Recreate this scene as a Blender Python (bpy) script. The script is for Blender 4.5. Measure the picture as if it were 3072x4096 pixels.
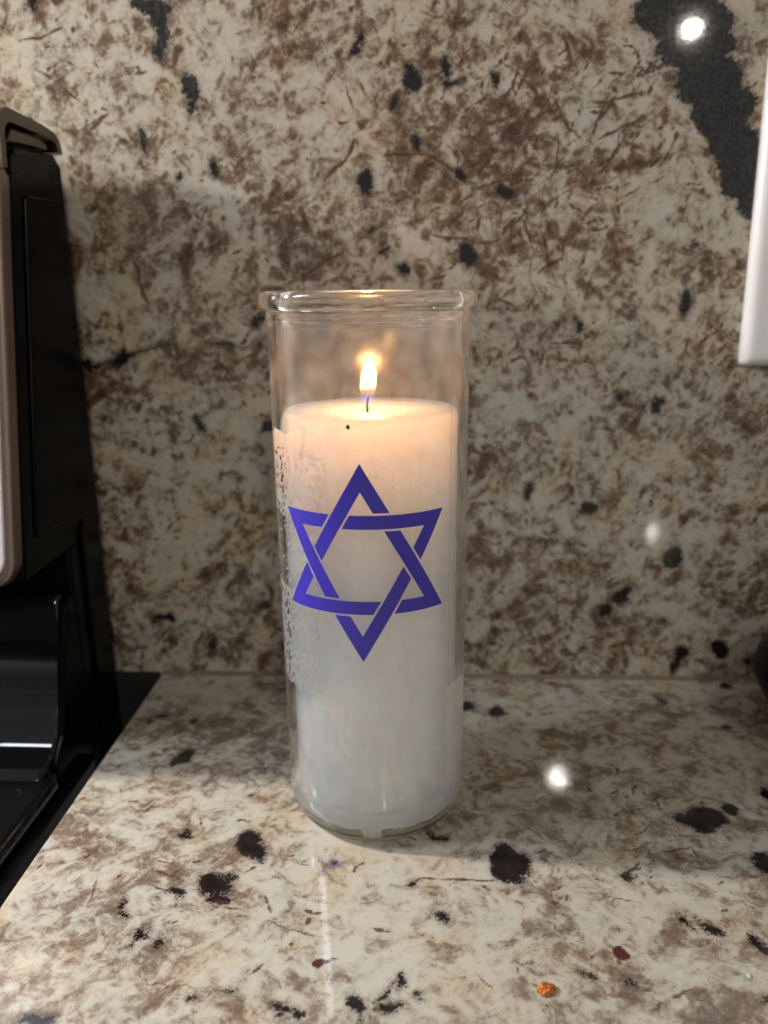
import bpy, bmesh, math, random
import numpy as np
from mathutils import Vector, Matrix, noise as mnoise

for o in list(bpy.data.objects):
    bpy.data.objects.remove(o)
scene = bpy.context.scene
col = scene.collection
PI = math.pi
random.seed(7)
rng = np.random.default_rng(11)

# ------------------------------------------------------------------ camera
CAM = np.array([0.01711, -0.24566, 0.16969])
YAW, PITCH, ROLL, FPX = 0.05404, 0.26481, -0.01388, 3217.9
WALL_Y = 0.0916
CTR_X = -0.1061
_f = np.array([-math.sin(YAW)*math.cos(PITCH), math.cos(YAW)*math.cos(PITCH), -math.sin(PITCH)])
_r = np.array([math.cos(YAW), math.sin(YAW), 0.0])
_u = np.cross(_r, _f)
R_ = _r*math.cos(ROLL) + _u*math.sin(ROLL)
U_ = -_r*math.sin(ROLL) + _u*math.cos(ROLL)
F_ = _f

def ray(x, y):
    d = F_ + R_*(x-1536)/FPX + U_*(2048-y)/FPX
    return d/np.linalg.norm(d)
def on_y(x, y, Y):
    d = ray(x, y); return CAM + d*(Y-CAM[1])/d[1]
def on_z(x, y, Z=0.0):
    d = ray(x, y); return CAM + d*(Z-CAM[2])/d[2]

cd = bpy.data.cameras.new('camera')
cam = bpy.data.objects.new('camera', cd); col.objects.link(cam)
m = Matrix(((R_[0], U_[0], -F_[0], CAM[0]), (R_[1], U_[1], -F_[1], CAM[1]), (R_[2], U_[2], -F_[2], CAM[2]), (0, 0, 0, 1)))
cam.matrix_world = m
cd.sensor_fit = 'VERTICAL'; cd.sensor_height = 36.0; cd.sensor_width = 27.0
cd.lens = FPX/4096*36.0
cd.clip_start = 0.005; cd.clip_end = 100
cd.dof.use_dof = True; cd.dof.focus_distance = 0.232; cd.dof.aperture_fstop = 10.0
scene.camera = cam

# ------------------------------------------------------------------ world, lamps, exposure
w = bpy.data.worlds.new('World'); scene.world = w; w.use_nodes = True
bg = w.node_tree.nodes['Background']
bg.inputs[0].default_value = (1.0, 0.95, 0.885, 1); bg.inputs[1].default_value = 0.31

def lamp(name, kind, loc, power, color, size=0.05, target=None, sx=None, sy=None):
    l = bpy.data.lights.new(name, kind); l.energy = power; l.color = color
    o = bpy.data.objects.new(name, l); col.objects.link(o); o.location = loc
    if kind == 'AREA':
        if sy: l.shape = 'RECTANGLE'; l.size = sx; l.size_y = sy
        else: l.shape = 'DISK'; l.size = size
    else:
        l.shadow_soft_size = size
    if target is not None:
        o.rotation_euler = (Vector(target)-Vector(loc)).to_track_quat('-Z', 'Y').to_euler()
    return o
# cooktop light above the range, left of the frame: the key light
lamp('range_hood_lamp', 'POINT', (-0.52, 0.005, 0.37), 18.5, (1.0, 0.925, 0.85), 0.019)
# two recessed ceiling lamps far behind the camera (their reflections show in the stone)
def ceiling(name, az, el, lz, dia, rad, color, double):
    az, el = math.radians(az), math.radians(el)
    D = (lz + (CAM[2] if double else -CAM[2]))/math.tan(el)
    x = CAM[0] + D*math.sin(az); yv = CAM[1] + D*math.cos(az)
    area = PI*(dia/2)**2
    lamp(name, 'AREA', (x, 2*WALL_Y-yv, lz), rad*PI*area, color, dia, (0, 0.05, 0.05))
ceiling('recessed_ceiling_lamp', 16.1, 14.75, 4.0, 0.075, 2600, (1.0, 0.9, 0.78), False)
ceiling('recessed_ceiling_lamp', 10.42, 32.85, 1.3, 0.050, 950, (1.0, 0.92, 0.82), True)
# second, cooler lamp under the hood, further forward
lamp('range_hood_lamp', 'AREA', (-0.45, -0.12, 0.42), 2.0, (0.82, 0.89, 1.0), sx=0.26, sy=0.085)

scene.view_settings.view_transform = 'Standard'
scene.view_settings.look = 'None'
scene.view_settings.exposure = 0.0
scene.view_settings.gamma = 1.0
scene.render.engine = 'CYCLES'
cy = scene.cycles
cy.use_denoising = True
cy.max_bounces = 24; cy.transmission_bounces = 20; cy.glossy_bounces = 8; cy.diffuse_bounces = 12
cy.transparent_max_bounces = 12
cy.sample_clamp_indirect = 18.0
cy.blur_glossy = 0.0

# ------------------------------------------------------------------ node helpers
class NT:
    def __init__(s, name):
        s.m = bpy.data.materials.new(name); s.m.use_nodes = True
        s.t = s.m.node_tree; s.n = s.t.nodes; s.n.clear()
        s.out = s.n.new('ShaderNodeOutputMaterial')
    def node(s, typ, **kw):
        n = s.n.new(typ)
        for k, v in kw.items(): setattr(n, k, v)
        return n
    def put(s, sock, v):
        if v is None: return
        if isinstance(v, bpy.types.NodeSocket): s.t.links.new(v, sock)
        elif isinstance(v, (tuple, list)) and len(v) == 3 and sock.type == 'RGBA': sock.default_value = (*v, 1)
        else: sock.default_value = v
    def math(s, op, a, b=None, c=None, clamp=False):
        n = s.node('ShaderNodeMath', operation=op, use_clamp=clamp)
        for i, v in enumerate((a, b, c)): s.put(n.inputs[i], v)
        return n.outputs[0]
    def mix(s, f, a, b, mode='MIX'):
        n = s.node('ShaderNodeMix', data_type='RGBA', blend_type=mode)
        s.put(n.inputs[0], f); s.put(n.inputs[6], a); s.put(n.inputs[7], b)
        return n.outputs[2]
    def step(s, v, lo, hi):           # 0 at lo, 1 at hi (smooth); lo may exceed hi
        n = s.node('ShaderNodeMapRange', interpolation_type='SMOOTHSTEP')
        s.put(n.inputs[0], v)
        if lo < hi:
            n.inputs[1].default_value, n.inputs[2].default_value = lo, hi
            n.inputs[3].default_value, n.inputs[4].default_value = 0, 1
        else:
            n.inputs[1].default_value, n.inputs[2].default_value = hi, lo
            n.inputs[3].default_value, n.inputs[4].default_value = 1, 0
        return n.outputs[0]
    def noise(s, vec, scale, detail=3, rough=0.55, dist=0.0, off=None):
        n = s.node('ShaderNodeTexNoise', noise_dimensions='3D')
        if off:
            a = s.node('ShaderNodeVectorMath', operation='ADD'); s.put(a.inputs[0], vec); a.inputs[1].default_value = off
            vec = a.outputs[0]
        s.put(n.inputs['Vector'], vec); n.inputs['Scale'].default_value = scale
        n.inputs['Detail'].default_value = detail; n.inputs['Roughness'].default_value = rough
        n.inputs['Distortion'].default_value = dist
        return n.outputs[0]
    def attr(s, name):
        return s.node('ShaderNodeAttribute', attribute_name=name).outputs['Fac']
    def coord(s, scale=1000.0):
        c = s.node('ShaderNodeTexCoord'); v = s.node('ShaderNodeVectorMath', operation='SCALE')
        s.t.links.new(c.outputs['Object'], v.inputs[0]); v.inputs[3].default_value = scale
        return v.outputs[0]
    def bump(s, h, strength, dist):
        n = s.node('ShaderNodeBump'); n.inputs['Strength'].default_value = strength
        n.inputs['Distance'].default_value = dist; s.put(n.inputs['Height'], h)
        return n.outputs[0]
    def principled(s, **kw):
        p = s.node('ShaderNodeBsdfPrincipled')
        for k, v in kw.items(): s.put(p.inputs[k.replace('_', ' ')], v)
        return p
    def finish(s, sh):
        s.t.links.new(sh, s.out.inputs[0]); return s.m

def simple(name, color, rough, metal=0.0, spec=0.5, bscale=None, bstr=0.1, cvar=0.0, vscale=0.2, coat=0.0):
    t = NT(name); co = t.coord()
    c = color
    if cvar:
        n = t.noise(co, vscale, 4)
        c = t.mix(n, tuple(x*(1-cvar) for x in color), tuple(min(1, x*(1+cvar)) for x in color))
    p = t.principled(Base_Color=c, Roughness=rough, Metallic=metal)
    p.inputs['Specular IOR Level'].default_value = spec
    p.inputs['Coat Weight'].default_value = coat
    if bscale:
        t.put(p.inputs['Normal'], t.bump(t.noise(co, bscale, 3), bstr, 0.0003))
    return t.finish(p.outputs[0])

# ------------------------------------------------------------------ mesh helpers
def link(name, me, mat, parent=None, smooth=False):
    o = bpy.data.objects.new(name, me); col.objects.link(o)
    if mat: me.materials.append(mat)
    if parent is not None: o.parent = parent
    if smooth:
        me.polygons.foreach_set('use_smooth', [True]*len(me.polygons))
    return o
def from_bm(name, bm, mat, parent=None, smooth=False):
    bmesh.ops.recalc_face_normals(bm, faces=bm.faces)
    me = bpy.data.meshes.new(name); bm.to_mesh(me); bm.free()
    return link(name, me, mat, parent, smooth)
def tag(o, label=None, cat=None, group=None, kind=None):
    if label: o['label'] = label
    if cat: o['category'] = cat
    if group: o['group'] = group
    if kind: o['kind'] = kind
    return o
def empty(name, loc=(0, 0, 0)):
    o = bpy.data.objects.new(name, None); col.objects.link(o); o.location = loc
    o.empty_display_size = 0.02
    return o
def bevel_box(x0, x1, y0, y1, z0, z1, b=0.002, seg=3):
    bm = bmesh.new(); bmesh.ops.create_cube(bm, size=1)
    for v in bm.verts:
        v.co = Vector(((x0+x1)/2+v.co.x*(x1-x0), (y0+y1)/2+v.co.y*(y1-y0), (z0+z1)/2+v.co.z*(z1-z0)))
    if b: bmesh.ops.bevel(bm, geom=bm.edges[:], offset=b, segments=seg, profile=0.5, affect='EDGES')
    return bm
def extrude_x(prof, x0, x1, bm=None):           # closed (y,z) profile extruded along x
    bm = bm or bmesh.new()
    a = [bm.verts.new((x0, y, z)) for y, z in prof]; b = [bm.verts.new((x1, y, z)) for y, z in prof]
    n = len(prof)
    for i in range(n): bm.faces.new((a[i], a[(i+1) % n], b[(i+1) % n], b[i]))
    bm.faces.new(a[::-1]); bm.faces.new(b)
    return bm
def lathe(prof, seg, closed=False):
    bm = bmesh.new(); rings = []
    for r, z in prof:
        if r < 1e-7: rings.append([bm.verts.new((0, 0, z))]*seg)
        else: rings.append([bm.verts.new((r*math.cos(2*PI*k/seg), r*math.sin(2*PI*k/seg), z)) for k in range(seg)])
    prs = list(zip(rings[:-1], rings[1:]))
    if closed: prs.append((rings[-1], rings[0]))
    for A, B in prs:
        for k in range(seg):
            q = []
            for v in (A[k], A[(k+1) % seg], B[(k+1) % seg], B[k]):
                if v not in q: q.append(v)
            if len(q) > 2: bm.faces.new(q)
    return bm
def arc(cx, cz, r, a0, a1, n):
    return [(cx+r*math.cos(math.radians(a0+(a1-a0)*i/n)), cz+r*math.sin(math.radians(a0+(a1-a0)*i/n))) for i in range(n+1)]

# ------------------------------------------------------------------ polished granite
def lattice(U, V, wave, seed):
    """smooth value noise in -1..1 with the given wavelength (mm)"""
    g = np.random.default_rng(seed).uniform(-1, 1, (256, 256)).astype(np.float32)
    x, y = U/wave+100.3, V/wave+90.7
    i, j = np.floor(x).astype(int), np.floor(y).astype(int)
    fx, fy_ = x-i, y-j
    fx, fy_ = fx*fx*(3-2*fx), fy_*fy_*(3-2*fy_)
    i0, i1, j0, j1 = i % 256, (i+1) % 256, j % 256, (j+1) % 256
    return ((g[j0, i0]*(1-fx)+g[j0, i1]*fx)*(1-fy_)+(g[j1, i0]*(1-fx)+g[j1, i1]*fx)*fy_).astype(np.float32)
def sstep(x, a, b):
    t = np.clip((x-a)/(b-a), 0, 1); return t*t*(3-2*t)

class Slab:
    """features of the stone, in mm in the slab's own plane (u, v), sampled onto the slab's vertices"""
    def __init__(s, us, vs, seed):
        s.us, s.vs = np.asarray(us), np.asarray(vs)
        shp = (len(vs), len(us))
        s.f = {k: np.full(shp, 20.0, np.float32) for k in ('dark', 'slate', 'garnet')}
        s.f.update({k: np.zeros(shp, np.float32) for k in ('quartz', 'rust', 'clear', 'cloud')})
        U, V = np.meshgrid(s.us, s.vs)
        wu = 2.2*lattice(U, V, 9, seed)+1.0*lattice(U, V, 3.6, seed+1)+0.45*lattice(U, V, 1.5, seed+2)
        wv = 2.2*lattice(U, V, 9, seed+5)+1.0*lattice(U, V, 3.6, seed+6)+0.45*lattice(U, V, 1.5, seed+7)
        s.U, s.V, s.wu, s.wv = U, V, wu, wv
    def _win(s, u, v, r):
        i0, i1 = np.searchsorted(s.us, (u-r, u+r)); j0, j1 = np.searchsorted(s.vs, (v-r, v+r))
        return slice(j0, j1), slice(i0, i1)
    def _put(s, key, J, I, d, tone, soft):
        if key in ('dark', 'slate', 'garnet'):
            s.f[key][J, I] = np.minimum(s.f[key][J, I], d)
        else:
            s.f[key][J, I] = np.maximum(s.f[key][J, I], tone*(1-sstep(d, -soft, soft)))
    def ell(s, key, u, v, a, b, ang, tone=1.0, soft=0.5, warp=1.0):
        r = max(a, b)*1.3+6
        J, I = s._win(u, v, r)
        if J.start == J.stop or I.start == I.stop: return
        U = s.U[J, I]+warp*s.wu[J, I]-u; V = s.V[J, I]+warp*s.wv[J, I]-v
        c, si = math.cos(ang), math.sin(ang)
        p, q = (U*c+V*si)/a, (-U*si+V*c)/b
        k0 = np.sqrt(p*p+q*q); k1 = np.sqrt((p/a)**2+(q/b)**2)+1e-6
        s._put(key, J, I, k0*(k0-1)/k1, tone, soft)
    def seg(s, key, u0, v0, u1, v1, wd, tone=1.0, soft=0.35, warp=0.45):
        r = math.hypot(u1-u0, v1-v0)/2+6; u, v = (u0+u1)/2, (v0+v1)/2
        J, I = s._win(u, v, r)
        if J.start == J.stop or I.start == I.stop: return
        U, V = s.U[J, I]+warp*s.wu[J, I], s.V[J, I]+warp*s.wv[J, I]
        du, dv = u1-u0, v1-v0
        t = np.clip(((U-u0)*du+(V-v0)*dv)/(du*du+dv*dv+1e-9), 0, 1)
        d = np.hypot(U-u0-t*du, V-v0-t*dv)-wd*(1-0.6*np.abs(2*t-1)**1.5)
        s._put(key, J, I, d, tone, soft)
    def puff(s, u, v, a, b, ang, amp):
        U, V = s.U+2*s.wu-u, s.V+2*s.wv-v; c, si = math.cos(ang), math.sin(ang)
        p, q = (U*c+V*si)/a, (-U*si+V*c)/b
        s.f['cloud'] += (amp*np.exp(-(p*p+q*q))).astype(np.float32)
    def store(s, me):
        for k, a in s.f.items():
            at = me.attributes.new(k, 'FLOAT', 'POINT'); at.data.foreach_set('value', a.astype(np.float32).ravel())

def axis(lo, f0, f1, hi, fine, coarse):
    return np.concatenate([np.arange(lo, f0-coarse/2, coarse), np.arange(f0, f1, fine), np.arange(f1, hi, coarse), [hi]])

def density(u, v, seed):
    return mnoise.fractal(Vector((u*0.022+seed, v*0.022, seed*1.7)), 0.9, 2.0, 3)

def scatter(slab, U0, U1, V0, V1, seed, streak, nq, nr, orient, qs=(0.9, 1.9), qt=(0.2, 0.8), qsoft=(0.3, 1.5)):
    """random crystals and rust threads of this stone, denser in patches"""
    r = random.Random(seed)
    for _ in range(nq):
        u, v = r.uniform(U0, U1), r.uniform(V0, V1)
        d = density(u, v, seed)
        if r.random() > 0.5+0.8*d: continue
        a = qs[0]+abs(r.gauss(0, 1))*qs[1]; b = a*r.uniform(0.4, 0.85)
        th = orient+r.gauss(0, 0.7)
        slab.ell('quartz', u, v, a, b, th, r.uniform(*qt), r.uniform(*qsoft))
    for _ in range(nr):
        u, v = r.uniform(U0, U1), r.uniform(V0, V1)
        d = density(u, v, seed)*0.6+density(u+60, v-40, seed+3)*0.6
        st = streak(u, v)
        if r.random() > 0.16+1.15*d+0.5*st: continue
        tone = r.uniform(0.35, 1.0)
        if r.random() < 0.3+0.4*st:
            L = (1.5+abs(r.gauss(0, 1))*(2.2+3.5*st)); th = orient+r.gauss(0, 0.75)
            x, y = u, v; n = r.randint(2, 4)
            for k in range(n):
                x2, y2 = x+math.cos(th)*L/n*1.2, y+math.sin(th)*L/n*1.2
                slab.seg('rust', x, y, x2, y2, r.uniform(0.2, 0.8), tone, r.uniform(.4, .8), 0.4)
                x, y = x2, y2; th += r.gauss(0, 0.3)
        else:
            a = r.uniform(0.3, 1.1); slab.ell('rust', u, v, a, a*r.uniform(.45, .9), r.uniform(0, PI), tone, r.uniform(.3, .8))
    for _ in range(int((U1-U0)*(V1-V0)/330)):
        slab.ell('clear', r.uniform(U0, U1), r.uniform(V0, V1), r.uniform(2, 8), r.uniform(1.5, 5), orient+r.gauss(0, .6), r.uniform(.4, 1), r.uniform(.6, 2.5))

def granite(name, k=1.0, bias=0.0, lift=0.0):
    t = NT(name); co = t.coord(1000.0)
    nf = t.noise(co, 0.9, 4, 0.62)
    nm = t.noise(co, 0.28, 4, 0.6, 0.6)
    nl = t.noise(co, 0.045, 4, 0.6, 0.5)
    nx = t.noise(co, 2.6, 3, 0.6, off=(31, 7, 12))
    n2 = t.noise(co, 0.055, 5, 0.60, 1.0, off=(101, 47, 9))
    n3 = t.noise(co, 0.15, 6, 0.60, 1.3, off=(11, 147, 59))
    nh0 = t.noise(co, 0.55, 5, 0.66, 0.8, off=(14, 27, 3))
    cloud = t.attr('cloud')
    # cloudy body of the stone: one continuous depth of colour, rough at every scale
    clr = t.attr('clear')
    D = t.math('ADD', t.math('MULTIPLY', t.math('SUBTRACT', n2, 0.5), 1.2), t.math('MULTIPLY', t.math('SUBTRACT', n3, 0.5), 1.0))
    D = t.math('ADD', D, t.math('MULTIPLY', t.math('SUBTRACT', nh0, 0.5), 0.46))
    D = t.math('ADD', D, t.math('MULTIPLY', t.math('SUBTRACT', nx, 0.5), 0.16))
    D = t.math('ADD', D, t.math('MULTIPLY', cloud, 0.20))
    D = t.math('SUBTRACT', D, t.math('MULTIPLY', clr, 0.10))
    D = t.math('ADD', D, t.math('MULTIPLY', t.attr('quartz'), 0.21))
    D = t.math('ADD', D, 0.40+bias)
    rp = t.node('ShaderNodeValToRGB'); e = rp.color_ramp.elements
    e[0].position = 0.20; e[0].color = (0.70, 0.655, 0.565, 1)
    e[1].position = 0.98; e[1].color = (0.050, 0.028, 0.020, 1)
    for pos, c in [(0.36, (0.63, 0.575, 0.475, 1)), (0.47, (0.50, 0.435, 0.345, 1)), (0.57, (0.330, 0.250, 0.182, 1)), (0.68, (0.198, 0.130, 0.088, 1)), (0.82, (0.108, 0.060, 0.038, 1))]:
        if pos > 0.5: c = tuple(a*(1-lift)+b*lift for a, b in zip(c[:3], (0.40, 0.33, 0.265)))+(1,)
        n = e.new(pos); n.color = c
    t.put(rp.inputs[0], D)
    base = rp.outputs[0]
    # grey and ochre zones
    base = t.mix(t.math('MULTIPLY', t.step(nl, 0.50, 0.64), 0.34), base, t.mix(1.0, base, (0.84, 0.90, 0.98), 'MULTIPLY'))
    base = t.mix(t.math('MULTIPLY', t.step(nl, 0.50, 0.36), 0.5), base, t.mix(1.0, base, (1.0, 0.86, 0.68), 'MULTIPLY'))
    # milky crystals
    base = t.mix(t.math('MULTIPLY', t.step(nf, 0.56, 0.72), 0.30), base, (0.66, 0.60, 0.50))
    # tangled brown veins
    for sc, off, wd, al in ((0.085, (7, 3, 91), 0.022, 0.62), (0.20, (57, 13, 1), 0.026, 0.5)):
        vn = t.math('ABSOLUTE', t.math('SUBTRACT', t.noise(co, sc, 4, 0.62, 1.8, off=off), 0.5))
        th = t.math('MULTIPLY', t.step(vn, wd, 0.002), t.step(t.math('ADD', D, t.math('MULTIPLY', nh0, 0.5)), 0.66, 0.84))
        base = t.mix(t.math('MULTIPLY', th, al*k), base, (0.120, 0.062, 0.038))
    # rust threads and specks
    ru = t.math('ADD', t.attr('rust'), t.math('MULTIPLY', t.math('SUBTRACT', nx, 0.5), 0.9))
    ru = t.math('ADD', ru, t.math('MULTIPLY', t.math('SUBTRACT', nf, 0.5), 0.6))
    base = t.mix(t.math('MULTIPLY', t.step(ru, 0.05, 0.5), 0.42), base, (0.27, 0.165, 0.10))
    base = t.mix(t.math('MULTIPLY', t.step(ru, 0.32, 0.62), 0.85), base, t.mix(t.step(nm, 0.4, 0.62), (0.070, 0.028, 0.015), (0.125, 0.056, 0.030)))
    # pepper
    pep = t.step(t.noise(co, 1.5, 2, 0.5, off=(5, 77, 3)), 0.70, 0.75)
    base = t.mix(t.math('MULTIPLY', pep, 0.7), base, (0.11, 0.05, 0.028))
    # slate grey mineral
    sl = t.math('ADD', t.attr('slate'), t.math('MULTIPLY', t.math('SUBTRACT', nf, 0.5), 2.6))
    sl = t.math('ADD', sl, t.math('MULTIPLY', t.math('SUBTRACT', t.noise(co, 0.8, 6, 0.78), 0.5), 9.0))
    base = t.mix(t.math('MULTIPLY', t.step(sl, 2.4, 0.0), 0.35), base, (0.13, 0.11, 0.10))
    slc = t.mix(t.step(nf, 0.4, 0.7), (0.020, 0.021, 0.022), (0.060, 0.060, 0.058))
    slc = t.mix(t.math('MULTIPLY', t.step(nh0, 0.50, 0.70), .55), slc, (0.095, 0.092, 0.082))
    slc = t.mix(t.math('MULTIPLY', t.step(nx, 0.58, 0.75), .6), slc, (0.012, 0.012, 0.014))
    base = t.mix(t.step(sl, 0.55, -0.4), base, slc)
    # black biotite spots with ragged fringes
    nh = t.noise(co, 1.5, 6, 0.8, 0.4, off=(61, 17, 33))
    dk = t.math('ADD', t.attr('dark'), t.math('MULTIPLY', t.math('SUBTRACT', nh, 0.5), 9.0))
    dk = t.math('ADD', dk, t.math('MULTIPLY', t.math('SUBTRACT', nf, 0.5), 2.6))
    base = t.mix(t.math('MULTIPLY', t.step(dk, 2.6, 0.0), 0.6), base, (0.13, 0.095, 0.078))
    base = t.mix(t.step(dk, 0.75, -0.05), base, t.mix(t.step(nx, 0.42, 0.72), (0.010, 0.009, 0.011), (0.048, 0.027, 0.026)))
    # garnet
    ga = t.math('ADD', t.attr('garnet'), t.math('MULTIPLY', t.math('SUBTRACT', nx, 0.5), 1.6))
    base = t.mix(t.step(ga, 0.4, -0.3), base, t.mix(t.step(nx, .4, .6), (0.07, 0.018, 0.022), (0.15, 0.04, 0.04)))
    # fine crystalline grain
    g = t.math('ADD', 0.53, t.math('MULTIPLY', t.noise(co, 4.5, 3, 0.65), 0.28))
    gc = t.node('ShaderNodeCombineColor')
    for i in range(3): t.put(gc.inputs[i], g)
    base = t.mix(1.0, base, gc.outputs[0], 'MULTIPLY')
    p = t.principled(Base_Color=base, Roughness=t.math('ADD', 0.02, t.math('MULTIPLY', nf, 0.035)))
    p.inputs['IOR'].default_value = 1.52
    t.put(p.inputs['Normal'], t.bump(t.math('ADD', t.noise(co, 0.3, 2), t.math('MULTIPLY', nx, 0.3)), 0.012, 0.0003))
    return t.finish(p.outputs[0])

def px_w(x, y):
    p = on_y(x, y, WALL_Y); return p[0]*1000, p[2]*1000
def px_c(x, y):
    p = on_z(x, y); return p[0]*1000, p[1]*1000
def put_ell(slab, fn, key, x, y, rx, ry, rot=0.0):
    """spot given by its centre and half sizes in the photograph, laid on the slab's plane"""
    u, v = fn(x, y)
    c, s_ = math.cos(math.radians(rot)), math.sin(math.radians(rot))
    u1, v1 = fn(x+rx*c, y-rx*s_); u2, v2 = fn(x-ry*s_, y-ry*c)
    a = math.hypot(u1-u, v1-v); b = math.hypot(u2-u, v2-v)
    if key == 'dark' and slab is bs: a, b = a*1.12+0.2, b*1.12+0.2
    slab.ell(key, u, v, a, b, math.atan2(v1-v, u1-u), 0.6, 1.3, 0.9 if key in ('slate', 'garnet') else 1.25)
def put_line(slab, fn, key, pts, wd):
    q = [fn(*p) for p in pts]
    for A, B in zip(q[:-1], q[1:]): slab.seg(key, A[0], A[1], B[0], B[1], wd*1.25+0.05, 0.8, 0.55, 0.45)
def put_puff(slab, fn, x, y, rx, ry, amp, rot=0.0):
    u, v = fn(x, y); u1, v1 = fn(x+rx, y); u2, v2 = fn(x, y-ry)
    slab.puff(u, v, abs(u1-u), abs(v2-v), math.radians(rot), amp)

# --- the backsplash -------------------------------------------------
bs = Slab(axis(-420, -200, 190, 420, 0.6, 6), axis(-40, -8, 288, 420, 0.6, 6), 40)
def wall_streak(u, v):
    cu, cv = px_w(2150, 650)
    return math.exp(-((u-cu)/75)**2-((v-cv)/75)**2)
scatter(bs, -210, 200, -10, 300, 5, wall_streak, 9500, 6500, 0.75, (0.7, 1.2), (0.4, 1.0), (0.3, 0.9))
for a in [(1657, 305, 38, 40), (1450, 722, 36, 46), (2028, 764, 27, 30), (1838, 688, 20, 28), (1888, 1026, 30, 30),
          (1604, 1090, 30, 16, -40), (1031, 1276, 22, 24), (472, 1440, 26, 16, 30), (362, 1478, 17, 18), (2733, 1205, 16, 34),
          (2620, 1628, 16, 30), (2361, 2052, 26, 26), (2495, 2385, 24, 20, -30), (2425, 2438, 20, 34, -20), (2118, 1965, 8, 24),
          (2872, 2578, 33, 36), (2712, 2650, 18, 40, -15), (2978, 2655, 14, 16), (960, 2290, 22, 30), (1052, 2440, 24, 18), (1080, 2370, 10, 36),
          (650, 2480, 26, 16), (798, 1700, 14, 24, 30), (1424, 175, 9, 40), (1792, 262, 16, 48, 20), (1980, 300, 12, 30),
          (852, 690, 12, 22), (705, 715, 8, 16), (850, 2590, 10, 20), (1650, 560, 9, 26), (1588, 396, 9, 14), (1070, 1720, 22, 20),
          (2300, 1298, 10, 22), (1530, 1000, 8, 8), (1470, 920, 8, 14), (135, 20, 14, 18), (1825, 340, 14, 10), (2500, 1570, 10, 16)]:
    put_ell(bs, px_w, 'dark', *a)
put_line(bs, px_w, 'dark', [(362, 1478), (420, 1452), (472, 1438), (545, 1412)], 0.45)
put_line(bs, px_w, 'dark', [(545, 1412), (620, 1392), (700, 1378)], 0.15)
put_line(bs, px_w, 'dark', [(860, 1372), (905, 1370), (935, 1380)], 0.35)
put_line(bs, px_w, 'dark', [(1000, 2330), (960, 2290), (905, 2360)], 0.35)
for a in [(2630, 20, 110, 45), (2730, 60, 175, 105), (2795, 190, 150, 110), (2840, 330, 145, 100), (2890, 460, 120, 100), (2940, 580, 110, 100),
          (2985, 690, 95, 110), (3030, 800, 70, 80), (2565, 58, 45, 22), (2880, 90, 60, 70), (2965, 420, 50, 60),
          (760, 350, 40, 48), (755, 410, 20, 34), (600, 20, 95, 40), (625, 70, 40, 50), (640, 140, 26, 70), (632, 205, 20, 32),
          (2694, 2235, 34, 42), (125, 500, 20, 26, -40), (570, 560, 14, 40)]:
    put_ell(bs, px_w, 'slate', *a)
# rust threads that can be told apart
for pts, wd in [([(2014, 247), (2060, 285), (2095, 312)], .35), ([(2210, 386), (2245, 460), (2278, 536)], .45), ([(2346, 420), (2430, 405), (2522, 380)], .35),
                ([(2393, 556), (2480, 510), (2563, 468)], .5), ([(2068, 658), (2197, 654)], .4), ([(2224, 542), (2237, 692)], .3),
                ([(2170, 824), (2250, 780), (2332, 736)], .3), ([(2468, 807), (2563, 746)], .35), ([(2095, 881), (2136, 1017)], .3),
                ([(2000, 488), (2054, 441)], .4), ([(2549, 956), (2610, 936)], .3), ([(2264, 136), (2275, 217)], .5), ([(1690, 50), (1790, 80)], .35),
                ([(1925, 500), (2020, 470), (2065, 430)], .35), ([(1900, 600), (2020, 600)], .3), ([(1540, 620), (1700, 620), (1770, 650), (1820, 690)], .6),
                ([(1385, 350), (1410, 430)], .35), ([(1430, 310), (1460, 400)], .35), ([(1540, 220), (1555, 270)], .45), ([(1845, 170), (1860, 230)], .35),
                ([(1730, 950), (1900, 970), (2010, 955)], .4), ([(1955, 860), (1975, 930)], .25), ([(2170, 740), (2160, 900)], .25), ([(2260, 930), (2240, 1040)], .3),
                ([(80, 172), (190, 135), (250, 105)], .4), ([(140, 275), (215, 320)], .3), ([(250, 345), (320, 400)], .4), ([(540, 300), (590, 285)], .4),
                ([(360, 520), (410, 480)], .55), ([(530, 1040), (560, 1110), (590, 1210)], .8), ([(1290, 730), (1380, 640), (1410, 550)], .6),
                ([(1215, 1110), (1290, 1045), (1370, 1020)], .55), ([(900, 1530), (930, 1470), (980, 1430), (1060, 1400)], .4),
                ([(1385, 880), (1440, 1010)], .2), ([(2110, 1110), (2140, 1180)], .25), ([(1980, 1195), (2070, 1240)], .4), ([(2150, 960), (2190, 1080)], .3)]:
    put_line(bs, px_w, 'rust', pts, wd)
for a in [(740, 250, 330, 160, -.35), (700, 1420, 260, 70, .7), (460, 900, 160, 170, .55), (1700, 560, 330, 380, .45), (2150, 750, 330, 380, .45), (820, 620, 260, 120, .35),
          (1080, 950, 200, 150, .4), (2350, 560, 120, 140, -.7), (1330, 520, 170, 130, -.7), (760, 1900, 230, 300, -.5), (520, 1650, 120, 300, .35),
          (2700, 1050, 300, 250, -.2), (2350, 2000, 350, 250, -.3), (2100, 2450, 300, 220, .45), (2250, 1850, 160, 110, .4), (2000, 1820, 130, 90, .8), (1350, 900, 300, 160, .3),
          (100, 200, 300, 200, -.3), (1500, 100, 400, 120, .35), (2500, 1000, 300, 250, .2), (2560, 1330, 220, 160, -.5), (2900, 1900, 150, 300, .3)]:
    put_puff(bs, px_w, *a)

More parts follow.
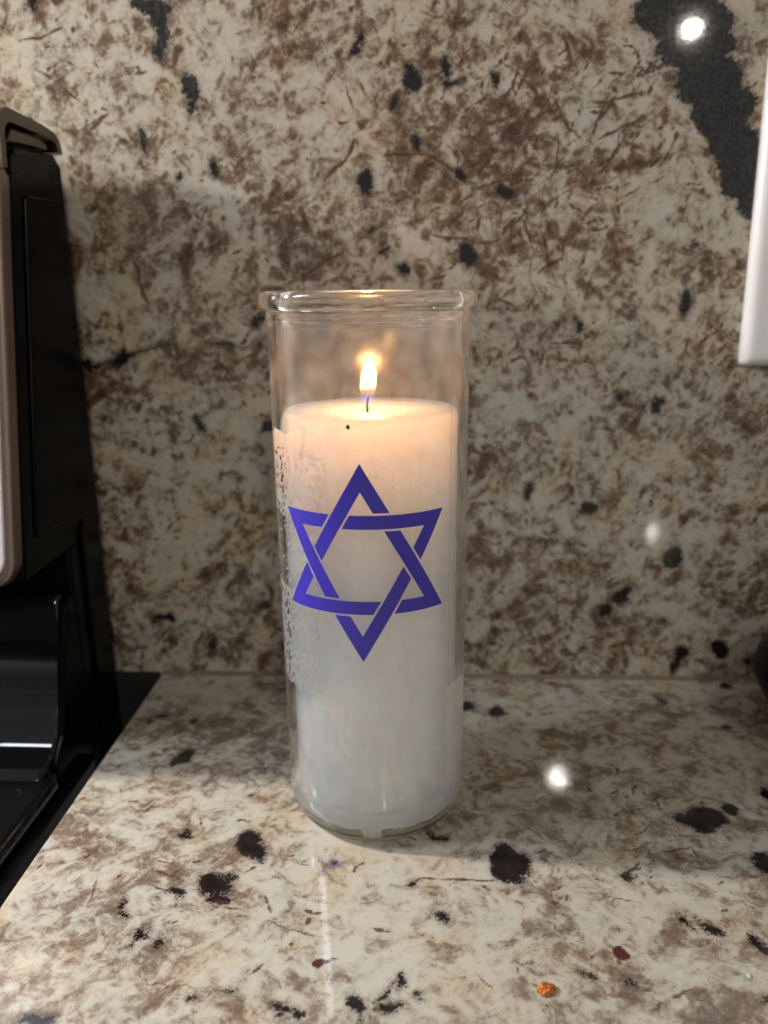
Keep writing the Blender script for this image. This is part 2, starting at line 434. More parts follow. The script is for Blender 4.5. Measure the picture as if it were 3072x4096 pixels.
def slab_mesh(name, us, vs, place):
    nu, nv = len(us), len(vs)
    U, V = np.meshgrid(us, vs)
    P = place(U/1000.0, V/1000.0).reshape(-1, 3).astype(np.float32)
    idx = np.arange(nu*nv, dtype=np.int32).reshape(nv, nu)
    q = np.stack([idx[:-1, :-1], idx[:-1, 1:], idx[1:, 1:], idx[1:, :-1]], -1).reshape(-1, 4)
    me = bpy.data.meshes.new(name)
    me.vertices.add(nu*nv); me.vertices.foreach_set('co', P.ravel())
    me.loops.add(q.size); me.loops.foreach_set('vertex_index', q.ravel())
    me.polygons.add(len(q)); me.polygons.foreach_set('loop_start', np.arange(0, q.size, 4, dtype=np.int32))
    me.update(calc_edges=True)
    return me
M_granite = granite('polished_granite', 1.0, 0.035)
me = slab_mesh('backsplash', bs.us, bs.vs, lambda U, V: np.stack([U, np.full_like(U, WALL_Y), V], -1))
bs.store(me)
backsplash = tag(link('backsplash', me, M_granite, smooth=True), kind='structure')

# --- the countertop (a slab with eased, overhanging edges) -----------
us = axis(-106.1, -105.5, 200, 420, 0.6, 6); us = np.concatenate([[-105.6, -106.0, -106.1], [-105.9], us[1:]])
vs = axis(-420, -150, 92, 93, 0.6, 6); vs = vs[vs <= 91.2]
ctx = np.concatenate([[-106.1, -106.1, -105.8], us[4:]])
ct = Slab(np.sort(np.concatenate([[-106.3, -106.2, -106.1], us[4:]])), vs, 60)
def ctr_streak(u, v): return 0.15
scatter(ct, -108, 205, -160, 93, 23, ctr_streak, 2700, 1700, 0.35)
for a in [(1000, 3382, 48, 58, 20), (857, 3540, 46, 44), (872, 3605, 30, 20), (690, 3580, 34, 14, -10), (2033, 3462, 92, 62), (2800, 3272, 105, 48, -8), (2930, 3245, 40, 18, -20),
          (1790, 3668, 34, 12, -15), (1650, 3527, 14, 12), (2752, 3700, 16, 12), (2840, 3695, 24, 18, -40), (3068, 3460, 34, 40), (3066, 3792, 24, 20),
          (1450, 4052, 56, 26, 20), (1610, 3925, 14, 30, 15), (1555, 3968, 10, 26), (1590, 4028, 34, 12), (1700, 4000, 8, 8), (1145, 4050, 24, 14, 20), (1085, 4050, 26, 8),
          (1978, 2846, 24, 17), (2905, 2752, 26, 9, -15), (2660, 2805, 12, 14), (2912, 2912, 20, 7, -15), (1735, 3332, 20, 10), (3050, 3170, 30, 14), (735, 3330, 26, 10),
          (140, 4085, 60, 16), (478, 3608, 10, 16), (485, 3643, 18, 9), (610, 3792, 14, 8), (885, 3980, 14, 6), (740, 4010, 10, 8), (2330, 3880, 12, 8), (2510, 3910, 12, 6),
          (2490, 3500, 20, 8, 40), (570, 3735, 9, 22, 10), (3030, 3970, 9, 14), (770, 2880, 12, 8), (640, 2858, 12, 9), (585, 2882, 10, 7), (720, 3030, 50, 12, 30)]:
    put_ell(ct, px_c, 'dark', *a)
for a in [(1880, 2828, 26, 22)]:
    put_ell(ct, px_c, 'slate', *a)
for a in [(1268, 3845, 34, 12), (2490, 3800, 30, 24), (880, 3612, 24, 9)]:
    put_ell(ct, px_c, 'garnet', *a)
for pts, wd in [([(1650, 3527), (1690, 3503), (1760, 3512), (1970, 3518)], .35), ([(1060, 3690), (1160, 3715), (1290, 3745)], .3), ([(895, 3630), (955, 3642)], .3),
                ([(1300, 3838), (1350, 3832)], .3), ([(600, 3540), (660, 3565)], .35), ([(620, 3430), (720, 3470)], .3), ([(690, 3700), (715, 3685)], .4), ([(2400, 3585), (2550, 3600)], .22),
                ([(380, 3520), (350, 3610)], .3), ([(2560, 3450), (2490, 3505)], .35), ([(150, 3480), (180, 3450)], .4), ([(1905, 3900), (1990, 3975)], .2),
                ([(2080, 3870), (2090, 3895)], .3), ([(2640, 3410), (2760, 3390), (2790, 3430)], .35), ([(1100, 3465), (1180, 3545)], .2)]:
    put_line(ct, px_c, 'rust', pts, wd)
for a in [(560, 3870, 85, 65), (300, 3980, 45, 40), (790, 3960, 60, 24), (2880, 4010, 150, 70), (2800, 3565, 70, 45), (650, 3380, 110, 60), (900, 3400, 90, 60), (1180, 3400, 90, 50),
          (280, 3380, 60, 30), (930, 3690, 70, 30), (1950, 3610, 60, 28), (2650, 3780, 60, 40), (1750, 3560, 70, 20), (2100, 3720, 60, 34), (1020, 3900, 60, 34), (960, 4030, 120, 40), (1500, 3770, 70, 34)]:
    put_ell(ct, px_c, 'quartz', *a)
for a in [(950, 2930, 330, 90, .9), (500, 3250, 250, 80, .1), (2300, 3050, 350, 120, .35), (2600, 2900, 400, 90, .3), (2080, 2980, 140, 60, -.5), (2250, 2880, 140, 40, -.9), (250, 3900, 350, 150, -.2),
          (1600, 3900, 600, 150, -.55), (2350, 3550, 400, 150, -.45), (2880, 4020, 160, 80, .6), (820, 2760, 200, 40, -.7), (700, 3120, 300, 40, .2), (1200, 3680, 400, 120, -.2), (600, 3720, 300, 90, -.4)]:
    put_puff(ct, px_c, *a)
def ctr_place(U, V):
    X = U.copy(); Z = np.zeros_like(U)
    X[:, 0] = -0.1061; Z[:, 0] = -0.032
    X[:, 1] = -0.1061; Z[:, 1] = -0.0007
    X[:, 2] = -0.1057; Z[:, 2] = -0.0001
    return np.stack([X, V, Z], -1)
me = slab_mesh('countertop', ct.us, ct.vs, ctr_place)
ct.store(me)
countertop = tag(link('countertop', me, granite('polished_granite_paler', 0.8, 0.0, 0.36), smooth=False), kind='structure')

# joint between counter and backsplash
M_caulk = simple('joint_sealant', (0.16, 0.125, 0.09), 0.6, cvar=0.35, vscale=0.15, bscale=0.5)
bm = extrude_x([(WALL_Y-0.0016, -0.001), (WALL_Y-0.0015, 0.0003), (WALL_Y-0.0006, 0.0014), (WALL_Y+0.001, 0.0017), (WALL_Y+0.001, -0.001)], -0.1055, 0.40)
from_bm('sealant_joint', bm, M_caulk, backsplash)

# flat blue strokes on the stone in front of the jar
M_blue = simple('blue_stroke', (0.055, 0.075, 0.24), 0.35, cvar=0.4, vscale=1.2)
bm = bmesh.new()
def stroke(pts, wpx):
    q = [on_z(*p, 0.00006) for p in pts]
    h = wpx/12.5*0.0005
    L, Rr = [], []
    for i, p in enumerate(q):
        a, b = q[max(0, i-1)], q[min(len(q)-1, i+1)]
        d = (b-a)/np.linalg.norm(b-a); n = np.array([-d[1], d[0], 0])*h*random.uniform(.7, 1.15)
        L.append(bm.verts.new(p+n)); Rr.append(bm.verts.new(p-n))
    for i in range(len(q)-1): bm.faces.new((L[i], Rr[i], Rr[i+1], L[i+1]))
for pts, wpx in [([(1226, 3440), (1208, 3448), (1204, 3458), (1236, 3461)], 7), ([(1214, 3444), (1222, 3448)], 6), ([(1278, 3437), (1273, 3449)], 5), ([(1291, 3439), (1284, 3450)], 5),
                 ([(1316, 3446), (1335, 3442), (1350, 3445), (1342, 3452), (1318, 3459), (1346, 3461)], 10), ([(1330, 3455), (1349, 3450)], 9), ([(1351, 3461), (1370, 3455)], 6), ([(1378, 3446), (1383, 3450)], 5),
                 ([(1393, 3460), (1397, 3454)], 5), ([(1235, 3329), (1249, 3322)], 6), ([(1630, 3352), (1640, 3347), (1650, 3353), (1664, 3361)], 11), ([(1618, 3380), (1622, 3384)], 7), ([(1623, 3364), (1640, 3362)], 7)]:
    stroke(pts, wpx)
from_bm('blue_mark', bm, M_blue, countertop)

# ------------------------------------------------------------------ the candle
candle = empty('memorial_candle')
tag(candle, 'lit white candle in tall clear glass jar printed with blue six-pointed star', 'candle')
RB, RT = 0.02956, 0.0300
def r_out(z): return RB+(RT-RB)*z/0.155
TH = 0.0023
def r_in(z):
    rr = r_out(z)-TH
    if z < 0.0125:
        t = max(0.0, (z-0.0020)/0.0105); t = min(1, t)
        rr = 0.0160+(rr-0.0160)*math.sqrt(max(0, 1-(1-t)**2)) if t > 0 else 0.0160
    return rr
prof = [(0, 0.0006), (0.016, 0.0005), (0.0205, 0.0003), (0.0225, 0.0001), (0.0240, 0.0002)]
prof += [(0.0235+0.0061*math.sin(a), 0.0096-0.0094*math.cos(a)) for a in np.linspace(0.25, PI/2, 9)]
prof += [(r_out(z), z) for z in np.linspace(0.016, 0.1600, 26)]
prof += [(0.03003, 0.1625), (0.03030, 0.1632), (0.03036, 0.1637), (0.03020, 0.1644), (0.03022, 0.1656)]
prof += [(0.0304+0.0018*math.cos(a), 0.1682+0.0026*math.sin(a)) for a in np.radians(np.linspace(-82, 88, 12))]
prof += [(0.0292, 0.17085), (0.0284, 0.1703), (0.0279, 0.1692), (0.02775, 0.1675)]
zi = list(np.linspace(0.164, 0.0125, 24)) + list(0.0020+0.0105*(1-np.sin(np.linspace(0.1, PI/2, 9))))
prof += [(r_in(z), z) for z in zi]
prof += [(0.0130, 0.00195), (0.006, 0.0019), (0, 0.0019)]

def glass_mat():
    t = NT('clear_jar_glass'); co = t.coord(1000)
    g = t.node('ShaderNodeBsdfGlass'); g.inputs['Color'].default_value = (0.993, 0.994, 0.991, 1)
    g.inputs['IOR'].default_value = 1.5
    sz = t.node('ShaderNodeSeparateXYZ'); t.put(sz.inputs[0], co)
    # smoke film clouds the burnt-out upper part of the jar
    film = t.math('MULTIPLY', t.step(sz.outputs[2], 130.0, 140.0), t.step(sz.outputs[2], 166.0, 160.0))
    film = t.math('MULTIPLY', film, t.math('ADD', 0.10, t.math('MULTIPLY', t.step(sz.outputs[1], -6.0, 10.0), 0.90)))
    t.put(g.inputs['Roughness'], t.math('ADD', 0.042, t.math('MULTIPLY', film, t.math('ADD', 0.07, t.math('MULTIPLY', t.noise(co, 0.12, 3), 0.08)))))
    n = t.math('ADD', t.noise(co, 0.05, 2), t.math('MULTIPLY', t.noise(co, 0.35, 2), 0.12))
    b = t.bump(n, 0.06, 0.0012); t.put(g.inputs['Normal'], b)
    # faint dust and soot film, with single specks
    d = t.node('ShaderNodeBsdfDiffuse'); d.inputs['Color'].default_value = (0.75, 0.72, 0.66, 1)
    tr = t.node('ShaderNodeBsdfTranslucent'); tr.inputs['Color'].default_value = (0.8, 0.72, 0.6, 1)
    a = t.node('ShaderNodeAddShader'); t.t.links.new(d.outputs[0], a.inputs[0]); t.t.links.new(tr.outputs[0], a.inputs[1])
    vo = t.node('ShaderNodeTexVoronoi'); t.put(vo.inputs['Vector'], co); vo.inputs['Scale'].default_value = 1.1
    sp = t.math('MULTIPLY', t.step(vo.outputs['Distance'], 0.13, 0.07), t.step(t.noise(co, .6, 2), 0.52, 0.6))
    f = t.math('ADD', t.math('MULTIPLY', t.step(t.noise(co, 0.09, 4), 0.3, 0.8), 0.055), t.math('MULTIPLY', sp, 0.18))
    mx = t.node('ShaderNodeMixShader'); t.put(mx.inputs[0], f)
    t.t.links.new(g.outputs[0], mx.inputs[1]); t.t.links.new(a.outputs[0], mx.inputs[2])
    return t.finish(mx.outputs[0])
M_glass = glass_mat()
jar = from_bm('glass_jar', lathe(prof, 192), M_glass, candle, True)
jar['label'] = 'clear glass jar with rolled rim'

# wax: sticks to the glass in places and has shrunk away from it in others
WTOP = 0.1364
view_az = math.atan2(CAM[1], CAM[0])
def vnoise(a, b, c): return mnoise.noise(Vector((a, b, c)))
def wax_gap(phi, z):
    """air gap behind the glass in metres; phi in degrees, 0 = towards the front"""
    arcl = phi*0.477
    zm = z*1000
    n = vnoise(arcl*0.55, zm*0.30, 3.1); nb = vnoise(arcl*1.3, zm*0.62, 9.7)
    wob = vnoise(arcl*0.25, zm*0.12, 1.3)*3
    stick = True
    if -110 < phi < -37+wob:
        if zm > 132+wob: stick = False
        elif zm > 126+wob: stick = phi < -43+wob*1.3
        elif zm > 107+wob: stick = nb < 0.30
        elif zm > 84+wob*.6: stick = nb > 0.36
        elif zm > 50.5: stick = nb < 0.34
        else: stick = False
    elif -37+wob <= phi < -28:
        stick = nb < 0.1 and 108 < zm < 125
    elif 28+wob*.3 < phi < 130:
        stick = zm < 51+wob*0.4 and phi > 52
    elif abs(phi) > 110:
        stick = n < 0.15 and zm < 130
    elif -28 <= phi <= 28+wob*.3:
        stick = False
    return -0.00012 if stick else 0.00085+0.0002*n
NTH, NZ = 420, 330
zs = np.linspace(0.0023, WTOP-0.0016, NZ)
V, Fc = [], []
angs = [view_az+2*PI*k/NTH for k in range(NTH)]
for z in zs:
    ri = r_in(z)
    for k in range(NTH):
        phi = math.degrees((2*PI*k/NTH+PI) % (2*PI)-PI)
        g = wax_gap(phi, z)
        if z < 0.02: g = min(g, 0.0003+0.0006*(z/0.02))
        if z < 0.0125+0.0015*vnoise(phi*.06, 3, 1):
            low = 0.0060+0.0008*vnoise(phi*.07, 7, 1)-(0.004 if abs(phi+4+2*vnoise(z*1500, 1, 1)) < 7 else 0)
            g = -0.00012 if z > low else 0.0004
        r = ri-g
        V.append((r*math.cos(angs[k]), r*math.sin(angs[k]), z))
# rounded shoulder and the burnt, slightly dished top
tops = [(WTOP-0.0016+0.0016*math.sin(a), -0.0016*(1-math.cos(a))) for a in np.linspace(0.2, PI/2, 5)]
for zt, dr in tops:
    for k in range(NTH):
        r = r_in(zt)-0.0009+dr+0.0003*vnoise(k*.35, zt*2000, 4)
        V.append((r*math.cos(angs[k]), r*math.sin(angs[k]), zt+0.00030*vnoise(k*.22, zt*900, 8)))
r_edge = r_in(WTOP)-0.0025
fr = np.linspace(0.97, 0.03, 34)
for f in fr:
    for k in range(NTH):
        r = r_edge*f; x, y = r*math.cos(angs[k]), r*math.sin(angs[k])
        dish = -0.0010*math.exp(-(r/0.007)**2)-0.0006*math.exp(-(r/0.02)**2)
        z = WTOP+dish+0.00045*vnoise(x*260, y*260, 2)*min(1, r/0.006)+0.00022*vnoise(x*900, y*900, 5)
        V.append((x, y, z))
nr = NZ+len(tops)+len(fr)
V.append((0, 0, WTOP-0.0016)); V.append((0, 0, 0.0022))
for j in range(nr-1):
    for k in range(NTH):
        k2 = (k+1) % NTH
        Fc.append((j*NTH+k, j*NTH+k2, (j+1)*NTH+k2, (j+1)*NTH+k))
for k in range(NTH):
    k2 = (k+1) % NTH
    Fc.append(((nr-1)*NTH+k, (nr-1)*NTH+k2, nr*NTH)); Fc.append((k2, k, nr*NTH+1))
def wax_mat():
    t = NT('white_candle_wax'); co = t.coord(1000)
    c = t.mix(t.step(t.noise(co, 0.08, 4), 0.35, 0.7), (0.92, 0.915, 0.885), (0.95, 0.945, 0.92))
    vo = t.node('ShaderNodeTexVoronoi', feature='DISTANCE_TO_EDGE'); t.put(vo.inputs['Vector'], co); vo.inputs['Scale'].default_value = 0.45
    vb = t.node('ShaderNodeTexVoronoi'); t.put(vb.inputs['Vector'], co); vb.inputs['Scale'].default_value = 0.33
    sp = t.node('ShaderNodeSeparateXYZ'); t.put(sp.inputs[0], co)
    ring = t.math('MULTIPLY', t.step(t.math('ABSOLUTE', t.math('SUBTRACT', vb.outputs['Distance'], 0.24)), 0.05, 0.01), t.step(t.noise(co, 0.25, 2), 0.50, 0.58))
    ring = t.math('MULTIPLY', ring, t.step(sp.outputs[2], 98.0, 122.0))
    c = t.mix(t.math('MULTIPLY', ring, 0.5), c, (0.72, 0.66, 0.58))
    p = t.principled(Base_Color=c, Roughness=0.38, Subsurface_Weight=1.0)
    p.inputs['Subsurface Radius'].default_value = (1.0, 0.74, 0.52)
    p.inputs['Subsurface Scale'].default_value = 0.14
    p.inputs['Specular IOR Level'].default_value = 0.4
    h = t.math('ADD', t.noise(co, 0.9, 4, 0.6), t.math('MULTIPLY', t.noise(co, 3.0, 2), 0.5))
    t.put(p.inputs['Normal'], t.bump(h, 0.25, 0.0004))
    return t.finish(p.outputs[0])
me = bpy.data.meshes.new('wax'); me.from_pydata(V, [], Fc); me.update()
wax = link('wax', me, wax_mat(), candle, True)
wax['label'] = 'white wax, slightly melted round the wick'

# specks of char on the wax
M_char = simple('char', (0.06, 0.022, 0.01), 0.7)
def oncyl(x, y, extra=0.0):
    d = ray(x, y); R = r_out(0.1)+extra
    for _ in range(6):
        a = d[0]**2+d[1]**2; b = CAM[0]*d[0]+CAM[1]*d[1]; c = CAM[0]**2+CAM[1]**2-R*R
        P = CAM+d*(-b-math.sqrt(b*b-a*c))/a; R = r_out(P[2])+extra
    return P
for (x, y, s_) in [(1392, 1710, 0.0008), (1545, 1869, 0.00016), (1573, 1950, 0.00018), (1532, 1918, 0.00014), (1556, 2557, 0.00016), (1788, 2128, 0.00015), (1650, 1672, 0.00018)]:
    bm = bmesh.new(); bmesh.ops.create_icosphere(bm, subdivisions=1, radius=1)
    P = oncyl(x, y, 0.00002); rd = math.hypot(P[0], P[1])
    for v in bm.verts:
        v.co = Vector((v.co.x*s_*random.uniform(.5, 1.2), v.co.y*s_*.12, v.co.z*s_*random.uniform(.6, 1.4)))
    o = from_bm('char_speck', bm, M_char, candle)
    o.location = P; o.rotation_euler = (0, 0, math.atan2(P[0], -P[1]))

# wick
bm = bmesh.new()
pts = [(-0.0008, 0, WTOP-0.0025), (-0.0009, 0, WTOP+0.0005), (-0.0006, 0.0001, WTOP+0.0026), (-0.0001, 0.0002, WTOP+0.0040)]
prev = None
for i, p in enumerate(pts):
    rr = 0.00042-0.00006*i
    ring = [bm.verts.new((p[0]+rr*math.cos(a), p[1]+rr*math.sin(a), p[2])) for a in np.linspace(0, 2*PI, 9)[:-1]]
    if prev:
        for k in range(8): bm.faces.new((prev[k], prev[(k+1) % 8], ring[(k+1) % 8], ring[k]))
    prev = ring
bm.faces.new(prev)
from_bm('wick', bm, simple('burnt_wick', (0.03, 0.018, 0.015), 0.9), candle, True)

# flame: glowing gas, additive
FZ0, FZ1 = WTOP+0.0006, 0.1508
def flame_mat():
    t = NT('candle_flame')
    c = t.node('ShaderNodeTexCoord'); sx = t.node('ShaderNodeSeparateXYZ'); t.t.links.new(c.outputs['Object'], sx.inputs[0])
    r2 = t.math('SQRT', t.math('ADD', t.math('POWER', t.math('ADD', sx.outputs[0], 0.0002), 2.0), t.math('POWER', sx.outputs[1], 2.0)))
    h = t.math('DIVIDE', t.math('SUBTRACT', sx.outputs[2], FZ0), FZ1-FZ0)
    h = t.math('ADD', h, t.math('MULTIPLY', r2, 25.0))
    rp = t.node('ShaderNodeValToRGB'); e = rp.color_ramp.elements
    e[0].position = 0.0; e[0].color = (0.05, 0.08, 0.35, 1)
    e[1].position = 1.0; e[1].color = (1.0, 0.50, 0.15, 1)
    for pos, cc in [(0.27, (0.10, 0.13, 0.55, 1)), (0.345, (0.55, 0.22, 0.10, 1)), (0.40, (1.0, 0.42, 0.06, 1)), (0.47, (1.0, 0.58, 0.22, 1))]:
        n = e.new(pos); n.color = cc
    st = t.node('ShaderNodeValToRGB'); e2 = st.color_ramp.elements
    e2[0].position = 0.0; e2[0].color = (0.06,)*3+(1,); e2[1].position = 1.0; e2[1].color = (1, 1, 1, 1)
    for pos, vv in [(0.27, 0.11), (0.345, 0.08), (0.40, 0.16), (0.47, 1.0)]:
        n = e2.new(pos); n.color = (vv, vv, vv, 1)
    t.put(rp.inputs[0], h); t.put(st.inputs[0], h)
    em = t.node('ShaderNodeEmission'); t.put(em.inputs[0], rp.outputs[0])
    t.put(em.inputs[1], t.math('MULTIPLY', st.outputs[0], 4.6))
    tr = t.node('ShaderNodeBsdfTransparent')
    ad = t.node('ShaderNodeAddShader'); t.t.links.new(em.outputs[0], ad.inputs[0]); t.t.links.new(tr.outputs[0], ad.inputs[1])
    return t.finish(ad.outputs[0])
bm = bmesh.new(); prev = None; NF = 24
for i in range(NF+1):
    u = i/NF; z = FZ0+(FZ1-FZ0)*u
    wd = 0.00238*math.sqrt(max(0.0, 1-(abs(u-0.47)/0.53)**2.1)) if 0 < u < 1 else 0
    wd *= (1-0.20*max(0, u-0.5))
    cx = -0.0009+0.0011*u**1.2
    if i in (0, NF):
        ring = [bm.verts.new((cx, 0, z))]*24
    else:
        ring = [bm.verts.new((cx+wd*math.cos(a), wd*math.sin(a), z)) for a in np.linspace(0, 2*PI, 25)[:-1]]
    if prev:
        for k in range(24):
            q = []
            for v in (prev[k], prev[(k+1) % 24], ring[(k+1) % 24], ring[k]):
                if v not in q: q.append(v)
            if len(q) > 2: bm.faces.new(q)
    prev = ring
fl = from_bm('flame', bm, flame_mat(), candle, True)
fl['label'] = 'small candle flame, blue at its base'
fo = lamp('flame_light', 'POINT', (-0.0002, 0, 0.1462), 0.060, (1.0, 0.42, 0.13), 0.0022)
fo.parent = candle

# six-pointed interlaced star printed on the glass
def clip(poly, a, b, c):        # keep a*x+b*y+c >= 0
    out = []
    for i in range(len(poly)):
        p, q = poly[i], poly[(i+1) % len(poly)]
        dp, dq = a*p[0]+b*p[1]+c, a*q[0]+b*q[1]+c
        if dp >= 0: out.append(p)
        if dp*dq < 0:
            t = dp/(dp-dq); out.append((p[0]+(q[0]-p[0])*t, p[1]+(q[1]-p[1])*t))
    return out
SR, ST, SG = 29.7, 4.05, 0.62
S0, Z0 = -1.2, 95.1
def tri(rot):
    return [(SR*math.cos(math.radians(rot+120*k)), SR*math.sin(math.radians(rot+120*k))) for k in range(3)]
up, dn = tri(90), tri(270)        # up: top, lower-left, lower-right ; dn: bottom, upper-right, upper-left
kin = (SR-2*ST)/SR
def band(T, i):
    p, q = T[i], T[(i+1) % 3]
    poly = [p, q, (q[0]*kin, q[1]*kin), (p[0]*kin, p[1]*kin)]
    mx, my = (p[0]+q[0])/2, (p[1]+q[1])/2; L = math.hypot(mx, my); n = (mx/L, my/L)
    return poly, n, L-ST/2           # centre line: n.x = L-ST/2
bands = {'UL': band(up, 0), 'UB': band(up, 1), 'UR': band(up, 2), 'DR': band(dn, 0), 'DT': band(dn, 1), 'DL': band(dn, 2)}
over = {'DT': ['UL'], 'UL': ['DL'], 'UR': ['DT'], 'DR': ['UR'], 'DL': ['UB'], 'UB': ['DR']}   # band: what passes over it
pieces = []
for k, (poly, n, c) in bands.items():
    (ov,) = over[k]; _, n2, c2 = bands[ov]
    h = ST/2+SG
    pieces.append(clip(poly, n2[0], n2[1], -(c2+h))); pieces.append(clip(poly, -n2[0], -n2[1], c2-h))
bm = bmesh.new()
# angle of straight ahead on the jar: s is arc length from the point facing -y
for poly in pieces:
    if len(poly) < 3: continue
    xs = [p[0] for p in poly]; a0 = math.floor(min(xs)); 
    while a0 < max(xs):
        q = clip(clip(poly, 1, 0, -a0), -1, 0, a0+1.0)
        if len(q) >= 3:
            vs_ = []
            for x, y in q:
                z = (y+Z0)/1000; r = r_out(z)+0.00007; th = (x+S0)/1000/r_out(z)
                vs_.append(bm.verts.new((r*math.sin(th), -r*math.cos(th), z)))
            try: bm.faces.new(vs_)
            except ValueError: pass
        a0 += 1.0
bmesh.ops.remove_doubles(bm, verts=bm.verts, dist=1e-6)
def ink_mat():
    t = NT('blue_print_ink'); co = t.coord(1000)
    c = t.mix(t.noise(co, 0.6, 3), (0.040, 0.028, 0.36), (0.056, 0.040, 0.44))
    p = t.principled(Base_Color=c, Roughness=0.33)
    return t.finish(p.outputs[0])
st = from_bm('star_emblem', bm, ink_mat(), candle, True)
st['label'] = 'blue interlaced six-pointed star printed on the glass'

# edge of the clear label film on the glass
t = NT('clear_film_edge'); p = t.principled(Base_Color=(0.42, 0.36, 0.30), Roughness=0.3); p.inputs['Alpha'].default_value = 0.55
M_edge = t.finish(p.outputs[0])
bm = bmesh.new()
def strip(path, half):
    prev = None
    for (s_, z) in path:
        r = r_out(z)+0.00006; row = []
        for d in (-half, half):
            th = (s_+d)/1000/r_out(z); row.append(bm.verts.new((r*math.sin(th), -r*math.cos(th), z)))
        if prev: bm.faces.new((prev[0], prev[1], row[1], row[0]))
        prev = row
strip([(28.2+0.25*math.sin(z*60), z) for z in np.linspace(0.051, 0.1605, 40)], 0.07)
from_bm('film_edge', bm, M_edge, candle, True)

# ------------------------------------------------------------------ the range (stove) at the left
XS = -0.124
rg = empty('kitchen_range', (XS, 0.03, -0.02))
tag(rg, 'black and stainless kitchen range with upright control panel beside the granite counter', 'range')
def rpart(name, bm, mat, parent=rg, smooth=False):
    o = from_bm(name, bm, mat, None, smooth)
    root = parent
    o.parent = root
    off = Vector(rg.location)
    if parent is rg: o.location = -off
    return o
M_blk = simple('black_enamel_plastic', (0.0025, 0.0025, 0.003), 0.22, spec=0.06, cvar=0.3, vscale=0.05, bscale=0.6, bstr=0.05)
M_gloss = simple('black_gloss_glass', (0.008, 0.008, 0.009), 0.06, bscale=0.04, bstr=0.08)
M_void = simple('dark_recess', (0.004, 0.004, 0.004), 0.8)
def steel(name, col_, rough, sc):
    t = NT(name); c = t.node('ShaderNodeTexCoord'); mp = t.node('ShaderNodeMapping'); mp.inputs['Scale'].default_value = sc
    t.t.links.new(c.outputs['Object'], mp.inputs[0])
    n = t.noise(mp.outputs[0], 1.0, 4, 0.6)
    p = t.principled(Base_Color=col_, Metallic=1.0, Roughness=t.math('ADD', rough, t.math('MULTIPLY', n, 0.15)))
    t.put(p.inputs['Normal'], t.bump(n, 0.08, 0.0002))
    return t.finish(p.outputs[0])
M_steel = steel('brushed_stainless', (0.88, 0.87, 0.88), 0.50, (60, 4000, 4000))
M_bronze = steel('satin_trim', (0.30, 0.235, 0.205), 0.30, (40, 600, 600))
SL = (0.039-0.011)/(0.221-0.077)
def fy(z): return 0.011+(z-0.077)*SL
XL = -0.72
# housing of the control panel
prof_h = [(fy(0.074)+0.004, 0.0735), (fy(0.216)+0.004, 0.216), (fy(0.216)+0.009, 0.2195), (0.078, 0.2225), (0.0835, 0.2185), (0.0838, 0.0735)]
bm = extrude_x(prof_h, XL, XS)
bmesh.ops.bevel(bm, geom=[e for e in bm.edges], offset=0.0012, segments=2, profile=0.5, affect='EDGES')
housing = rpart('panel_housing', bm, M_blk)
# raised field on its side
def side_field(inset, x0, x1):
    z0, z1 = 0.086, 0.205
    P = [(fy(z0)+0.013, z0), (fy(z1)+0.013, z1-0.001), (fy(z1)+0.015, z1), (0.069, z1+0.0005), (0.0745, z1-0.004), (0.0755, z0+0.012), (0.071, z0)]
    bm = extrude_x(P, x0, x1); bmesh.ops.bevel(bm, geom=[e for e in bm.edges], offset=0.0007, segments=2, profile=0.5, affect='EDGES')
    return bm
rpart('side_field', side_field(0, XS-0.001, XS+0.0011), M_blk)
# rear post below the panel
bm = extrude_x([(0.0515, -0.05), (0.0515, 0.0735), (0.0838, 0.0735), (0.0838, -0.05)], XS-0.012, XS-0.0003)
bmesh.ops.bevel(bm, geom=[e for e in bm.edges], offset=0.0012, segments=2, profile=0.5, affect='EDGES')
rpart('rear_post', bm, M_blk)
bm = extrude_x([(0.062, -0.05), (0.062, 0.079), (0.0652, 0.082), (0.0685, 0.079), (0.0685, -0.05)], XS-0.001, XS+0.0012)
rpart('post_rib', bm, M_blk)
# back wall of the recess under the panel, its shade put in as near-black colour
rpart('recess_back', extrude_x([(0.079, -0.05), (0.079, 0.0738), (0.082, 0.0738), (0.082, -0.05)], XL, XS-0.0121), M_void)
# lower gloss panel running forward into the cooktop
lp = [(0.052, 0.050), (0.0505, 0.0555), (0.0475, 0.0568), (0.0445, 0.0562), (0.0432, 0.0545)]
lp += [(0.0432-(0.0432-0.0300)*f, 0.0545-(0.0545-0.0075)*f) for f in (0.2, 0.4, 0.6, 0.8, 1.0)]
lp += [(0.0285, 0.0040), (0.0262, 0.0012), (0.0228, -0.0006), (0.0185, -0.0016), (0.012, -0.0021), (0.012, -0.02), (0.052, -0.02)]
bm = extrude_x(lp, XL, XS-0.0035)
bmesh.ops.bevel(bm, geom=[e for e in bm.edges if e.is_boundary is False and all(abs(v.co.x-(XS-0.0035)) < 1e-6 for v in e.verts)], offset=0.0014, segments=3, profile=0.5, affect='EDGES')
lowp = rpart('vent_panel', bm, M_gloss, smooth=True)
# side trim closing the gloss panel
bm = extrude_x([(0.0525, -0.03), (0.0525, 0.054), (0.047, 0.0552), (0.0440, 0.0525), (0.0300, 0.004), (0.021, -0.004), (0.021, -0.03)], XS-0.0032, XS-0.0006)
bmesh.ops.bevel(bm, geom=[e for e in bm.edges], offset=0.0008, segments=2, profile=0.5, affect='EDGES')
rpart('side_trim', bm, M_blk)
